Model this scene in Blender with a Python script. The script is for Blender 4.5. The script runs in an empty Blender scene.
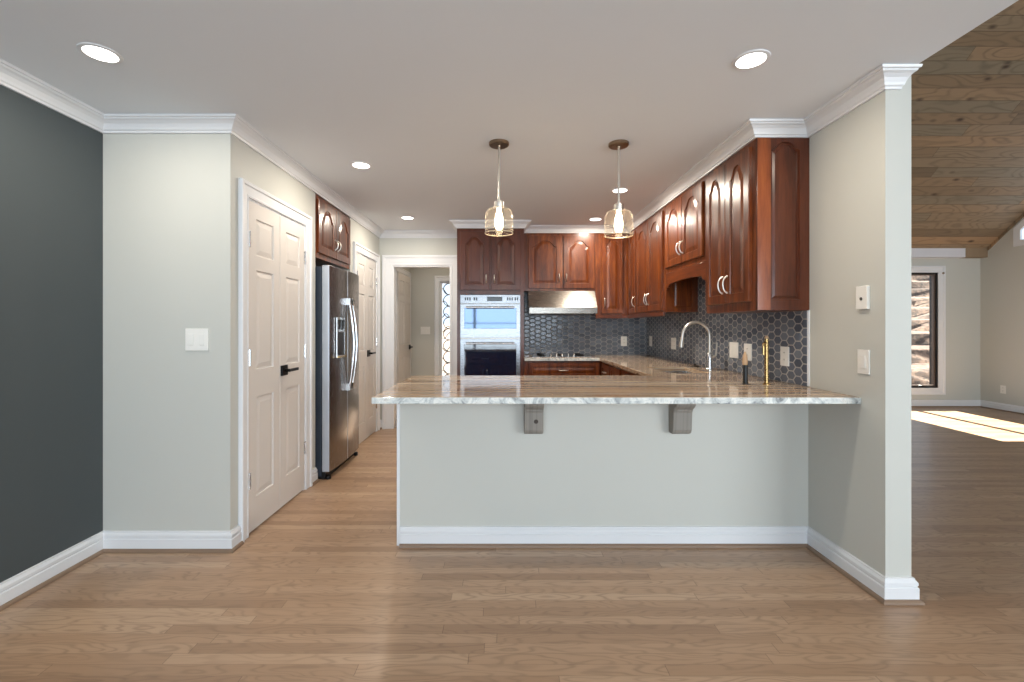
import bpy, bmesh, math, random
from mathutils import Vector, noise
random.seed(4)
C = bpy.context.scene.collection
SC = bpy.context.scene
PI = math.pi

def lin(c):
    return tuple(((v/255)/12.92 if v/255 <= .04045 else ((v/255+.055)/1.055)**2.4) for v in c) + (1.0,)

# ------------------------------------------------------------------ camera
EYE = 1.272
cam = bpy.data.cameras.new('camera'); co = bpy.data.objects.new('camera', cam); C.objects.link(co)
co.location = (0, 0, EYE); co.rotation_euler = (PI/2, 0, 0)
cam.sensor_width = 36; cam.lens = 455*36/1024
cam.shift_x = 7/1024; cam.shift_y = -15/1024
cam.clip_start = .05; cam.clip_end = 200
SC.camera = co
# ------------------------------------------------------------------ world, sun, added daylight lamps, exposure
SC.view_settings.view_transform = 'Standard'; SC.view_settings.look = 'None'
SC.view_settings.gamma = 1; SC.view_settings.use_curve_mapping = False
SC.view_settings.exposure = 0.10
w = bpy.data.worlds.new('world'); SC.world = w; w.use_nodes = True
w.node_tree.nodes['Background'].inputs[0].default_value = (.72, .84, 1, 1)
w.node_tree.nodes['Background'].inputs[1].default_value = 1.6

def light(name, kind, loc, rot, energy, color=(1, 1, 1), parent=None, **kw):
    l = bpy.data.lights.new(name, kind); l.energy = energy; l.color = color
    for k, v in kw.items(): setattr(l, k, v)
    o = bpy.data.objects.new(name, l); C.objects.link(o); o.location = loc; o.rotation_euler = rot
    if parent: o.parent = parent
    return o
d = Vector((-.05, -1, -.93))
light('sun', 'SUN', (5, 20, 20), d.to_track_quat('-Z', 'Y').to_euler(), 38, (1, .93, .82), angle=.006)
light('added_daylight_dining', 'AREA', (-.2, -2.78, 1.2), (PI/2, 0, 0), 138, (.81, .90, 1.0), shape='RECTANGLE', size=3.9, size_y=2.1)  # area lamp added outside the invented dining window
light('added_daylight_great_room', 'AREA', (4.7, -2.78, 1.7), (PI/2, 0, 0), 345, (.90, .95, 1.0), shape='RECTANGLE', size=4.2, size_y=2.3)  # added area lamp, brightens the great room through an invented window

# ------------------------------------------------------------------ materials
class NT:
    def __init__(s, name):
        s.m = bpy.data.materials.new(name); s.m.use_nodes = True
        s.t = s.m.node_tree; s.t.nodes.clear()
        s.out = s.t.nodes.new('ShaderNodeOutputMaterial')
    def n(s, typ, ins=None, **kw):
        x = s.t.nodes.new('ShaderNode'+typ)
        for k, v in kw.items(): setattr(x, k, v)
        if ins:
            for k, v in ins.items():
                if isinstance(v, bpy.types.NodeSocket): s.t.links.new(v, x.inputs[k])
                else: x.inputs[k].default_value = v
        return x
    def math(s, op, a, b=None, c=None):
        ins = {0: a}
        if b is not None: ins[1] = b
        if c is not None: ins[2] = c
        return s.n('Math', ins, operation=op).outputs[0]
    def ramp(s, fac, stops, interp='LINEAR'):
        r = s.n('ValToRGB', {0: fac}); e = r.color_ramp.elements; r.color_ramp.interpolation = interp
        while len(e) < len(stops): e.new(.5)
        for i, (p, c) in enumerate(stops): e[i].position = p; e[i].color = lin(c)
        return r.outputs[0]
    def mix(s, f, a, b, bt='MIX'):
        return s.n('MixRGB', {0: f, 1: a, 2: b}, blend_type=bt).outputs[0]
    def bump(s, h, st, dist):
        return s.n('Bump', {'Strength': st, 'Distance': dist, 'Height': h}).outputs[0]
    def bsdf(s, **kw):
        p = s.n('BsdfPrincipled')
        for k, v in kw.items():
            k = {'col': 'Base Color', 'rough': 'Roughness', 'metal': 'Metallic', 'nor': 'Normal', 'coat': 'Coat Weight',
                 'crough': 'Coat Roughness', 'spec': 'Specular IOR Level', 'em': 'Emission Color', 'ems': 'Emission Strength'}[k]
            if isinstance(v, bpy.types.NodeSocket): s.t.links.new(v, p.inputs[k])
            else: p.inputs[k].default_value = v
        s.t.links.new(p.outputs[0], s.out.inputs[0])
        return s.m
    def pos(s): return s.n('NewGeometry').outputs['Position']
    def obj(s): return s.n('TexCoord').outputs['Object']

def paint(name, c, rough=.6, spec=.3, bump=.04):
    t = NT(name); p = t.pos()
    f = t.n('TexNoise', {'Vector': p, 'Scale': 3.0, 'Detail': 3.0}).outputs[0]
    a = lin(c); col = t.mix(t.math('MULTIPLY', f, .10), a, tuple(v*.86 for v in a[:3])+(1,))
    fine = t.n('TexNoise', {'Vector': p, 'Scale': 220.0, 'Detail': 2.0}).outputs[0]
    return t.bsdf(col=col, rough=rough, spec=spec, nor=t.bump(fine, bump, .002))

def metal(name, c, rough=.3, brushed=None):
    t = NT(name); p = t.obj()
    mp = t.n('Mapping', {'Vector': p, 'Scale': brushed or (30, 30, 30)}).outputs[0]
    f = t.n('TexNoise', {'Vector': mp, 'Scale': 6.0, 'Detail': 3.0}).outputs[0]
    r = t.math('MULTIPLY_ADD', f, .16, rough-.08)
    return t.bsdf(col=lin(c), metal=1.0, rough=r)

def plain(name, c, rough=.4, **kw):
    t = NT(name); f = t.n('TexNoise', {'Vector': t.obj(), 'Scale': 40.0}).outputs[0]
    a = lin(c)
    return t.bsdf(col=t.mix(t.math('MULTIPLY', f, .15), a, tuple(v*.8 for v in a[:3])+(1,)), rough=rough, **kw)

def emit(name, c, st):
    t = NT(name); e = t.n('Emission', {0: c+(1,), 1: st}); t.t.links.new(e.outputs[0], t.out.inputs[0]); return t.m

def thin_glass(name, tint=(.95, .97, .97), refl=.04, edge=.5):
    t = NT(name)
    tr = t.n('BsdfTransparent', {0: tint+(1,)}); gl = t.n('BsdfGlossy', {0: (1, 1, 1, 1), 1: .02})
    lw = t.n('LayerWeight', {0: .35}).outputs['Facing']
    f = t.math('MULTIPLY_ADD', t.math('POWER', lw, 2.5), edge, refl)
    mx = t.n('MixShader', {0: f, 1: tr.outputs[0], 2: gl.outputs[0]})
    t.t.links.new(mx.outputs[0], t.out.inputs[0]); return t.m

def planks(name, axis_w, width, length, tones, gap=(60, 45, 35), rough=.28, knots=False, coat=0.0, wscale=1.0, gapw=.03):
    """strip boards running along X; rows counted along the other axis"""
    t = NT(name); sx = t.n('SeparateXYZ', {0: t.pos()})
    al = sx.outputs[0]; ac = t.math('MULTIPLY', sx.outputs[axis_w], wscale)
    r = t.math('DIVIDE', ac, width); row = t.math('FLOOR', r); fr = t.math('FRACT', r)
    rn = t.n('TexWhiteNoise', {'W': row}, noise_dimensions='1D').outputs[0]
    a = t.math('ADD', t.math('DIVIDE', al, length), t.math('MULTIPLY', rn, 9.37))
    colm = t.math('FLOOR', a); fa = t.math('FRACT', a)
    idv = t.n('CombineXYZ', {0: row, 1: colm}).outputs[0]
    idn = t.n('TexWhiteNoise', {'Vector': idv}, noise_dimensions='3D').outputs[0]
    off = t.math('MULTIPLY', idn, 37.0)
    gv = t.n('CombineXYZ', {0: t.math('MULTIPLY_ADD', al, 1.6, off), 1: t.math('MULTIPLY', ac, 16.0), 2: off}).outputs[0]
    n1 = t.n('TexNoise', {'Vector': gv, 'Scale': 1.0, 'Detail': 5.0, 'Roughness': .6}).outputs[0]
    fv = t.n('CombineXYZ', {0: t.math('MULTIPLY_ADD', al, 9.0, off), 1: t.math('MULTIPLY', ac, 260.0), 2: off}).outputs[0]
    n2 = t.n('TexNoise', {'Vector': fv, 'Scale': 1.0, 'Detail': 3.0}).outputs[0]
    rv = t.n('CombineXYZ', {0: t.math('MULTIPLY_ADD', al, 2.6 if not knots else 1.3, off), 1: t.math('MULTIPLY', ac, 13.0 if not knots else 5.0), 2: off}).outputs[0]
    n3 = t.n('TexNoise', {'Vector': rv, 'Scale': 1.0, 'Detail': 1.5, 'Roughness': .4}).outputs[0]
    rings = t.math('SINE', t.math('MULTIPLY', n3, 75.0 if not knots else 60.0))
    rings = t.math('MULTIPLY', t.math('POWER', t.math('MULTIPLY_ADD', rings, .5, .5), 4.0), t.math('MULTIPLY_ADD', n1, 1.6, -.25))
    base = t.ramp(idn, tones)
    col = t.mix(t.math('MULTIPLY', rings, .55), base, lin(gap), 'MIX')
    col = t.mix(t.math('MULTIPLY', n2, .45), col, lin(tuple(int(x*.80) for x in tones[len(tones)//2][1])))
    big = t.n('TexNoise', {'Vector': t.pos(), 'Scale': .8}).outputs[0]
    if knots:
        kv = t.n('CombineXYZ', {0: t.math('MULTIPLY', al, 2.9), 1: t.math('MULTIPLY', ac, 6.0), 2: 0.0}).outputs[0]
        vo = t.n('TexVoronoi', {'Vector': kv, 'Scale': 1.0, 'Randomness': 1.0}).outputs['Distance']
        k = t.n('MapRange', {0: vo, 1: .05, 2: .19, 3: .9, 4: 0.0}).outputs[0]
        col = t.mix(k, col, lin((58, 40, 28)))
    e1 = t.math('LESS_THAN', fr, gapw); e2 = t.math('LESS_THAN', fa, .0022)
    e = t.math('MAXIMUM', e1, e2)
    col = t.mix(t.math('MULTIPLY', e, .65), col, lin(gap))
    h = t.math('SUBTRACT', t.math('MULTIPLY', n2, .3), e)
    rg = t.math('MULTIPLY_ADD', n2, .12, rough-.04)
    return t.bsdf(col=col, rough=rg, nor=t.bump(h, .18, .002), coat=coat, crough=.12, spec=.5)

def cherry(name, c1, c2, c3, axis=2, rough=.3):
    t = NT(name); p = t.obj(); sc = [9, 9, 9]; sc[axis] = .9
    mp = t.n('Mapping', {'Vector': p, 'Scale': tuple(sc)}).outputs[0]
    n1 = t.n('TexNoise', {'Vector': mp, 'Scale': 2.2, 'Detail': 6.0, 'Roughness': .6, 'Distortion': .6}).outputs[0]
    mp2 = t.n('Mapping', {'Vector': p, 'Scale': tuple(v*7 for v in sc)}).outputs[0]
    n2 = t.n('TexNoise', {'Vector': mp2, 'Scale': 2.0, 'Detail': 2.0}).outputs[0]
    f = t.math('ADD', t.math('MULTIPLY', n1, .75), t.math('MULTIPLY', n2, .25))
    return t.bsdf(col=t.ramp(f, [(.3, c1), (.5, c2), (.72, c3)]), rough=rough, coat=.22, crough=.14, spec=.4)

def stone(name, edge=False):
    t = NT(name); p = t.pos()
    mp = t.n('Mapping', {'Vector': p, 'Scale': (.13, 3.0, 9.0), 'Rotation': (0, 0, .03)}).outputs[0]
    n1 = t.n('TexNoise', {'Vector': mp, 'Scale': 1.5, 'Detail': 4.0, 'Roughness': .58, 'Distortion': .5}).outputs[0]
    n2 = t.n('TexNoise', {'Vector': p, 'Scale': 38.0, 'Detail': 5.0, 'Roughness': .7}).outputs[0]
    f = t.math('ADD', t.math('MULTIPLY', n1, .96), t.math('MULTIPLY', n2, .04))
    if edge:
        n3 = t.n('TexNoise', {'Vector': p, 'Scale': 13.0, 'Detail': 6.0, 'Roughness': .7, 'Distortion': 1.5}).outputs[0]
        col = t.ramp(n3, [(.30, (112, 116, 118)), (.45, (190, 194, 192)), (.58, (228, 228, 222)), (.72, (176, 172, 164))])
        return t.bsdf(col=col, rough=.35, nor=t.bump(n2, .5, .006))
    col = t.ramp(f, [(.32, (104, 82, 66)), (.41, (160, 132, 106)), (.46, (206, 192, 172)), (.50, (150, 120, 94)), (.56, (196, 174, 148)), (.60, (146, 118, 96)), (.68, (220, 212, 200))])
    return t.bsdf(col=col, rough=.07, spec=.45)

def hex_tile(name, hor):
    """hor: world axis index that runs along the wall"""
    t = NT(name); sx = t.n('SeparateXYZ', {0: t.pos()})
    u = t.math('DIVIDE', sx.outputs[hor], .0680*2)     # two columns
    v = t.math('DIVIDE', sx.outputs[2], .0525)                   # row pitch -> flat sides up and down
    u = t.math('MULTIPLY', u, 1.7320508); 
    # lattice cell (1.732 x 1), two offset grids
    def cell(du, dv):
        a = t.math('ADD', u, du); b = t.math('ADD', v, dv)
        ia = t.math('FLOOR', t.math('DIVIDE', a, 1.7320508)); ib = t.math('FLOOR', b)
        ga = t.math('SUBTRACT', t.math('SUBTRACT', a, t.math('MULTIPLY', ia, 1.7320508)), .8660254)
        gb = t.math('SUBTRACT', t.math('SUBTRACT', b, ib), .5)
        d2 = t.math('ADD', t.math('MULTIPLY', ga, ga), t.math('MULTIPLY', gb, gb))
        return ga, gb, d2, ia, ib
    A = cell(0.0, 0.0); B = cell(.8660254, .5)
    s = t.math('LESS_THAN', A[2], B[2])
    def sel(x, y): return t.math('ADD', t.math('MULTIPLY', x, s), t.math('MULTIPLY', y, t.math('SUBTRACT', 1.0, s)))
    ga, gb = sel(A[0], B[0]), sel(A[1], B[1])
    ax, ay = t.math('ABSOLUTE', ga), t.math('ABSOLUTE', gb)
    hd = t.math('MAXIMUM', ay, t.math('ADD', t.math('MULTIPLY', ax, .8660254), t.math('MULTIPLY', ay, .5)))
    idv = t.n('CombineXYZ', {0: sel(A[3], t.math('ADD', B[3], .37)), 1: sel(A[4], t.math('ADD', B[4], 71.0)), 2: s}).outputs[0]
    rid = t.n('TexWhiteNoise', {'Vector': idv}, noise_dimensions='3D')
    g = t.math('GREATER_THAN', hd, .435)
    tile = t.ramp(rid.outputs[0], [(0, (76, 83, 96)), (.5, (96, 103, 116)), (1, (118, 125, 136))])
    nz = t.n('TexNoise', {'Vector': t.pos(), 'Scale': 60.0, 'Detail': 3.0}).outputs[0]
    tile = t.mix(t.math('MULTIPLY', nz, .3), tile, lin((110, 112, 116)))
    col = t.mix(g, tile, lin((152, 150, 148)))
    h = t.n('MapRange', {0: hd, 1: .36, 2: .47, 3: 1.0, 4: 0.0}).outputs[0]
    tilt = t.math('MULTIPLY', t.math('SUBTRACT', rid.outputs[0], .5), t.math('ADD', ga, gb))
    h2 = t.math('ADD', h, t.math('MULTIPLY', tilt, 1.2))
    rg = t.math('MULTIPLY_ADD', g, .5, .16)
    return t.bsdf(col=col, rough=rg, nor=t.bump(h2, .5, .003), spec=.6)

M = {}
M['wall'] = paint('pale greige wall paint', (198, 198, 191), .55)
M['wall_dark'] = paint('slate wall paint', (76, 82, 84), .5)
M['ceil'] = paint('ceiling paint', (226, 230, 235), .7, .2)
M['trim'] = paint('white trim paint', (226, 227, 229), .35, .45, .01)
M['door'] = paint('white door paint', (214, 208, 202), .4, .4, .01)
M['floor'] = planks('oak strip floor', 1, .057, 1.15, [(0, (158, 125, 98)), (.25, (178, 144, 114)), (.8, (188, 155, 125)), (1, (200, 169, 139))], gap=(96, 72, 54), rough=.33, coat=.05, gapw=.025)
M['shoe'] = plain('oak shoe moulding', (136, 112, 92), .45)
M['pine'] = planks('weathered pine boards', 1, .143, 2.6, [(0, (116, 96, 74)), (.3, (156, 128, 98)), (.55, (134, 122, 102)), (.8, (168, 134, 100)), (1, (182, 150, 114))], gap=(62, 46, 32), rough=.6, knots=True, wscale=1.312, gapw=.045)
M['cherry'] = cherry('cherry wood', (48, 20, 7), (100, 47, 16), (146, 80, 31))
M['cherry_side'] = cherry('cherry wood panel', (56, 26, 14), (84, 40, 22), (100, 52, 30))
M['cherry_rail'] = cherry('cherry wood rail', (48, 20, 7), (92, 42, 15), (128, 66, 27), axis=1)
M['cherry_stile'] = cherry('cherry wood stile', (92, 42, 16), (130, 64, 28), (150, 82, 40))  # lighter cherry tone for the end stile
M['stone'] = stone('polished brown veined stone'); M['stone_edge_lit'] = stone('stone edge with painted window light', True)  # edge paler: window light painted into the colour, besides the cut veins
M['hex_side'] = hex_tile('grey hexagon tile side', 1); M['hex_back'] = hex_tile('grey hexagon tile back', 0)
M['steel'] = metal('brushed stainless steel', (156, 150, 143), .27, (2, 2, 90))
M['steel_lo'] = metal('brushed stainless fridge door', (150, 146, 144), .25, (60, 60, 2))
M['oven_steel'] = metal('oven stainless steel', (150, 152, 156), .28, (2, 2, 60))
M['steel_bright'] = metal('bright stainless steel', (214, 214, 214), .18)
M['nickel'] = metal('satin nickel', (206, 200, 192), .36)
M['bronze'] = metal('brushed bronze nickel', (150, 132, 112), .3)
M['brass'] = metal('brushed brass', (186, 156, 104), .26)
M['black_metal'] = plain('matt black metal', (20, 20, 21), .35, metal=.6)
M['black'] = plain('black plastic', (16, 16, 18), .4)
M['edge_highlight'] = plain('door edge with painted highlight', (196, 204, 214), .3, metal=.35)  # highlight on the fridge door edges, painted as a paler colour
M['sash'] = plain('brown window sash', (92, 78, 68), .5)
M['navy'] = plain('dark slate fridge side', (44, 54, 68), .38)
M['oven_glass'] = plain('dark oven glass', (16, 30, 52), .05, spec=.9, coat=1.0, crough=.03)
M['mirror_glass'] = plain('mirrored oven window', (92, 108, 130), .04, metal=.85)
M['display'] = plain('black display', (22, 26, 32), .1)
M['plate'] = plain('white switch plate', (236, 234, 228), .35)
M['slot'] = plain('dark slot', (90, 86, 80), .5)
M['greywood'] = planks('weathered grey wood', 0, .3, 3.0, [(0, (138, 134, 126)), (1, (148, 142, 134))], gap=(72, 66, 60), rough=.6, gapw=0.0)
M['knot'] = plain('wood knot', (58, 46, 36), .6)
M['pale_wood'] = plain('pale beam wood', (214, 212, 216), .45)  # pale tone for the long stretch of the beam
M['clear'] = thin_glass('window glass', refl=.03, edge=.35)
def seeded_glass(name):
    t = NT(name); p = t.obj()
    tr = t.n('BsdfTransparent', {0: (.97, .93, .88, 1)}); gl = t.n('BsdfGlossy', {0: (1, .97, .92, 1), 1: .08})
    df = t.n('BsdfTranslucent', {0: (1, .95, .88, 1)}); d2 = t.n('BsdfDiffuse', {0: (1, .95, .88, 1)})
    nz = t.n('TexNoise', {'Vector': p, 'Scale': 90.0, 'Detail': 2.0}).outputs[0]
    lw = t.n('LayerWeight', {0: .4}).outputs['Facing']
    a = t.n('MixShader', {0: .5, 1: df.outputs[0], 2: d2.outputs[0]})
    b = t.n('MixShader', {0: .45, 1: a.outputs[0], 2: gl.outputs[0]})
    f = t.math('ADD', t.math('MULTIPLY_ADD', nz, .10, .02), t.math('MULTIPLY', t.math('POWER', lw, 4.0), .7))
    c = t.n('MixShader', {0: f, 1: tr.outputs[0], 2: b.outputs[0]})
    t.t.links.new(c.outputs[0], t.out.inputs[0]); return t.m
M['shade'] = seeded_glass('seeded lamp glass')
M['rimglass'] = plain('amber tinted glass rim', (226, 204, 172), .15, spec=.9)
M['bulb'] = emit('lit filament bulb', (1, .80, .52), 22)
M['lens'] = emit('lit downlight lens', (1, .96, .90), 7)
M['tan'] = plain('tan wood', (186, 152, 118), .5)
M['leaf_hill'] = None
t = NT('leaf litter hillside'); p = t.pos()
n1 = t.n('TexNoise', {'Vector': p, 'Scale': 3.0, 'Detail': 6.0}).outputs[0]
n2 = t.n('TexVoronoi', {'Vector': p, 'Scale': 14.0}).outputs['Color']
n2b = t.n('SeparateXYZ', {0: n2}).outputs[0]
M['leaf_hill'] = t.bsdf(col=t.ramp(t.math('ADD', t.math('MULTIPLY', n1, .6), t.math('MULTIPLY', n2b, .4)),
                        [(.25, (50, 38, 32)), (.5, (92, 72, 60)), (.75, (132, 106, 88))]), rough=.9)
M['bark'] = plain('grey bark', (92, 78, 66), .9)
M['lead'] = plain('dark lead came', (60, 60, 60), .4, metal=.5)

# ------------------------------------------------------------------ objects
OFF = {}
def tag(o, label=None, cat=None, group=None, kind=None):
    if label: o['label'] = label
    if cat: o['category'] = cat
    if group: o['group'] = group
    if kind: o['kind'] = kind
    return o
def thing(name, label, cat, loc, group=None):
    o = bpy.data.objects.new(name, None); C.objects.link(o); o.location = loc; o.empty_display_size = .05
    OFF[o] = Vector(loc); return tag(o, label, cat, group)
def obj(name, bm, mat, parent=None, smooth=False, bev=0, origin=None, flip=True, label=None):
    if flip: bmesh.ops.recalc_face_normals(bm, faces=bm.faces)
    off = OFF[parent] if parent else Vector(origin or (0, 0, 0))
    bmesh.ops.translate(bm, verts=bm.verts, vec=-off)
    me = bpy.data.meshes.new(name); bm.to_mesh(me); bm.free()
    for mm in (mat if isinstance(mat, (list, tuple)) else [mat]): me.materials.append(M[mm])
    o = bpy.data.objects.new(name, me); C.objects.link(o)
    if parent: o.parent = parent
    else: o.location = off
    OFF[o] = off
    if smooth:
        for f in me.polygons: f.use_smooth = True
        if smooth != 'all':
            md = o.modifiers.new('edges', 'EDGE_SPLIT'); md.split_angle = math.radians(35)
    if bev:
        md = o.modifiers.new('bevel', 'BEVEL'); md.width = bev; md.segments = 2; md.limit_method = 'ANGLE'; md.angle_limit = .6
    if label: o['label'] = label
    return o
def structure(name, bm, mat, parent=None, **kw):
    o = obj(name, bm, mat, parent, **kw)
    if not parent: o['kind'] = 'structure'
    return o

def frame(o, u, w, v=(0, 0, 1)):
    o, u, w, v = Vector(o), Vector(u), Vector(w), Vector(v)
    return lambda a, b, c: o + u*a + v*b + w*c
WORLD = lambda a, b, c: Vector((a, c, b))     # (x, z, y)

def box(bm, x0, x1, y0, y1, z0, z1, mi=0):
    v = [bm.verts.new((x, y, z)) for x in (x0, x1) for y in (y0, y1) for z in (z0, z1)]
    fs = [(0, 1, 3, 2), (4, 6, 7, 5), (0, 4, 5, 1), (2, 3, 7, 6), (0, 2, 6, 4), (1, 5, 7, 3)]
    for f in fs:
        ff = bm.faces.new([v[i] for i in f]); ff.material_index = mi
    return bm
def Box(*a): return box(bmesh.new(), *a)
def fbox(bm, F, a0, a1, b0, b1, c0, c1, mi=0):
    v = [bm.verts.new(F(a, b, c)) for a in (a0, a1) for b in (b0, b1) for c in (c0, c1)]
    for f in [(0, 1, 3, 2), (4, 6, 7, 5), (0, 4, 5, 1), (2, 3, 7, 6), (0, 2, 6, 4), (1, 5, 7, 3)]:
        bm.faces.new([v[i] for i in f]).material_index = mi
    return bm
def prism(bm, F, poly, c0, c1, mi=0):
    a = [bm.verts.new(F(p[0], p[1], c0)) for p in poly]; b = [bm.verts.new(F(p[0], p[1], c1)) for p in poly]
    bm.faces.new(a).material_index = mi; bm.faces.new(b[::-1]).material_index = mi
    for i in range(len(poly)):
        j = (i+1) % len(poly); bm.faces.new((a[i], a[j], b[j], b[i])).material_index = mi
    return bm
def grid_slab(F, us, vs, inside, c0, c1, edge_mi=0):
    """slab of unit cells, open where inside() is false, no inner faces"""
    bm = bmesh.new(); V = {}
    def vt(i, j, k):
        if (i, j, k) not in V: V[(i, j, k)] = bm.verts.new(F(us[i], vs[j], (c0, c1)[k]))
        return V[(i, j, k)]
    I = lambda i, j: 0 <= i < len(us)-1 and 0 <= j < len(vs)-1 and inside((us[i]+us[i+1])/2, (vs[j]+vs[j+1])/2)
    for i in range(len(us)-1):
        for j in range(len(vs)-1):
            if not I(i, j): continue
            for k in (0, 1): bm.faces.new([vt(i, j, k), vt(i+1, j, k), vt(i+1, j+1, k), vt(i, j+1, k)])
            for (di, dj, p, q) in ((-1, 0, (i, j), (i, j+1)), (1, 0, (i+1, j), (i+1, j+1)), (0, -1, (i, j), (i+1, j)), (0, 1, (i, j+1), (i+1, j+1))):
                if not I(i+di, j+dj):
                    bm.faces.new([vt(*p, 0), vt(*q, 0), vt(*q, 1), vt(*p, 1)]).material_index = edge_mi
    return bm
def sweep(path, prof, F, side=1, closed=False, mi=0, bm=None):
    """mitred sweep of prof [(distance from path, height)] along a 2-D path"""
    bm = bm or bmesh.new(); n = len(path); P = [Vector(p) for p in path]; rings = []
    def nrm(a, b):
        d = (b-a).normalized(); return Vector((d.y, -d.x))*side
    for i in range(n):
        if closed or 0 < i < n-1:
            n1 = nrm(P[i-1], P[i]); n2 = nrm(P[i], P[(i+1) % n]); m = (n1+n2); m = m/(m.dot(n1))
        elif i == 0: m = nrm(P[0], P[1])
        else: m = nrm(P[-2], P[-1])
        rings.append([bm.verts.new(F(P[i].x+m.x*d, P[i].y+m.y*d, h)) for d, h in prof])
    k = len(prof)
    for i in range(n if closed else n-1):
        r, s = rings[i], rings[(i+1) % n]
        for j in range(k): bm.faces.new((r[j], r[(j+1) % k], s[(j+1) % k], s[j])).material_index = mi
    if not closed: bm.faces.new(rings[0]); bm.faces.new(rings[-1][::-1])
    return bm
def tube(bm, pts, r, n=10, cap=True, mi=0):
    P = [Vector(p) for p in pts]; R = r if isinstance(r, (list, tuple)) else [r]*len(P)
    t0 = (P[1]-P[0]).normalized(); ref = Vector((0, 0, 1)) if abs(t0.z) < .9 else Vector((1, 0, 0))
    u = t0.cross(ref).normalized(); rings = []
    for i, p in enumerate(P):
        a = P[max(i-1, 0)]; b = P[min(i+1, len(P)-1)]; t = (b-a).normalized()
        u = (u - t*u.dot(t)).normalized(); v = t.cross(u)
        rings.append([bm.verts.new(p + (u*math.cos(2*PI*k/n)+v*math.sin(2*PI*k/n))*R[i]) for k in range(n)])
    for a, b in zip(rings, rings[1:]):
        for k in range(n): bm.faces.new((a[k], a[(k+1) % n], b[(k+1) % n], b[k])).material_index = mi
    if cap: bm.faces.new(rings[0][::-1]).material_index = mi; bm.faces.new(rings[-1]).material_index = mi
    return bm
def lathe(bm, c, prof, n=32, axis=(0, 0, 1), cap=True):
    A = Vector(axis).normalized(); ref = Vector((1, 0, 0)) if abs(A.x) < .9 else Vector((0, 1, 0))
    u = (ref-A*ref.dot(A)).normalized(); v = A.cross(u); c = Vector(c); rings = []
    for r, h in prof:
        rings.append([bm.verts.new(c+A*h+(u*math.cos(2*PI*k/n)+v*math.sin(2*PI*k/n))*max(r, 1e-4)) for k in range(n)])
    for a, b in zip(rings, rings[1:]):
        for k in range(n): bm.faces.new((a[k], a[(k+1) % n], b[(k+1) % n], b[k]))
    if cap: bm.faces.new(rings[0][::-1]); bm.faces.new(rings[-1])
    return bm

def panel_slab(F, a0, a1, b0, b1, c0, c1, panels, arch=0, depth=.008, bevel=.028, n=28):
    """door slab between (a0,b0) and (a1,b1); every panel rectangle becomes a grooved raised panel, arched when arch > 0"""
    bm = bmesh.new()
    us = sorted({a0, a1, *[p[0] for p in panels], *[p[1] for p in panels]})
    vs = sorted({b0, b1, *[p[2] for p in panels], *[p[3] for p in panels]})
    def inp(u, v): return any(p[0] < u < p[1] and p[2] < v < p[3] for p in panels)
    for i in range(len(us)-1):
        for j in range(len(vs)-1):
            if not inp((us[i]+us[i+1])/2, (vs[j]+vs[j+1])/2):
                bm.faces.new([bm.verts.new(F(u, v, c1)) for u, v in ((us[i], vs[j]), (us[i+1], vs[j]), (us[i+1], vs[j+1]), (us[i], vs[j+1]))])
    for (p0, p1, q0, q1) in panels:
        def outline(ins):
            x0, x1, z0 = p0+ins, p1-ins, q0+ins
            if not arch: return [(x0, z0), (x1, z0), (x1, q1-ins), (x0, q1-ins)]
            pts = [(x0, z0), (x1, z0)]
            for k in range(n+1):
                u = 1-2*k/n; au = abs(u)
                s = 0 if au > .9 else 0.5+.5*math.cos(PI*(au/.9)**1.7)
                pts.append(((x0+x1)/2+u*(x1-x0)/2, q1-ins-arch*(1-s)))
            return pts
        L = []
        if arch:
            o = outline(0); L.append(([(p0, q0), (p1, q0)]+[(a, q1) for a, _ in o[2:]], c1))
        L += [(outline(0), c1), (outline(.004), c1-depth), (outline(.010), c1-depth), (outline(.010+bevel), c1-.002)]
        rings = [[bm.verts.new(F(u, v, c)) for u, v in pts] for pts, c in L]
        for r, s in zip(rings, rings[1:]):
            for k in range(len(r)):
                bm.faces.new((r[k], r[(k+1) % len(r)], s[(k+1) % len(s)], s[k]))
        bm.faces.new(rings[-1])
    e = .003   # eased outer edge
    A = [(a0, b0), (a1, b0), (a1, b1), (a0, b1)]; B = [(a0-e, b0-e), (a1+e, b0-e), (a1+e, b1+e), (a0-e, b1+e)]
    r0 = [bm.verts.new(F(u, v, c1)) for u, v in A]; r1 = [bm.verts.new(F(u, v, c1-e*1.5)) for u, v in B]; r2 = [bm.verts.new(F(u, v, c0)) for u, v in B]
    for r, s in ((r0, r1), (r1, r2)):
        for k in range(4): bm.faces.new((r[k], r[(k+1) % 4], s[(k+1) % 4], s[k]))
    bm.faces.new(r2)
    bmesh.ops.remove_doubles(bm, verts=bm.verts, dist=1e-5)
    return bm

def bar_pull(F, u, v, c, length, vertical=True, parent=None, mat='nickel', r=.0055, stand=.03):
    """arched cabinet pull"""
    pts = []
    for k in range(11):
        s = k/10; h = math.sin(PI*s)**.5*stand if 0 < k < 10 else 0
        q = (s-.5)*length
        pts.append(F(u, v+q, c+h) if vertical else F(u+q, v, c+h))
    bm = tube(bmesh.new(), pts, [r*1.3]+[r]*9+[r*1.3], 8)
    return obj('handle', bm, mat, parent, smooth=True)

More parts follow.
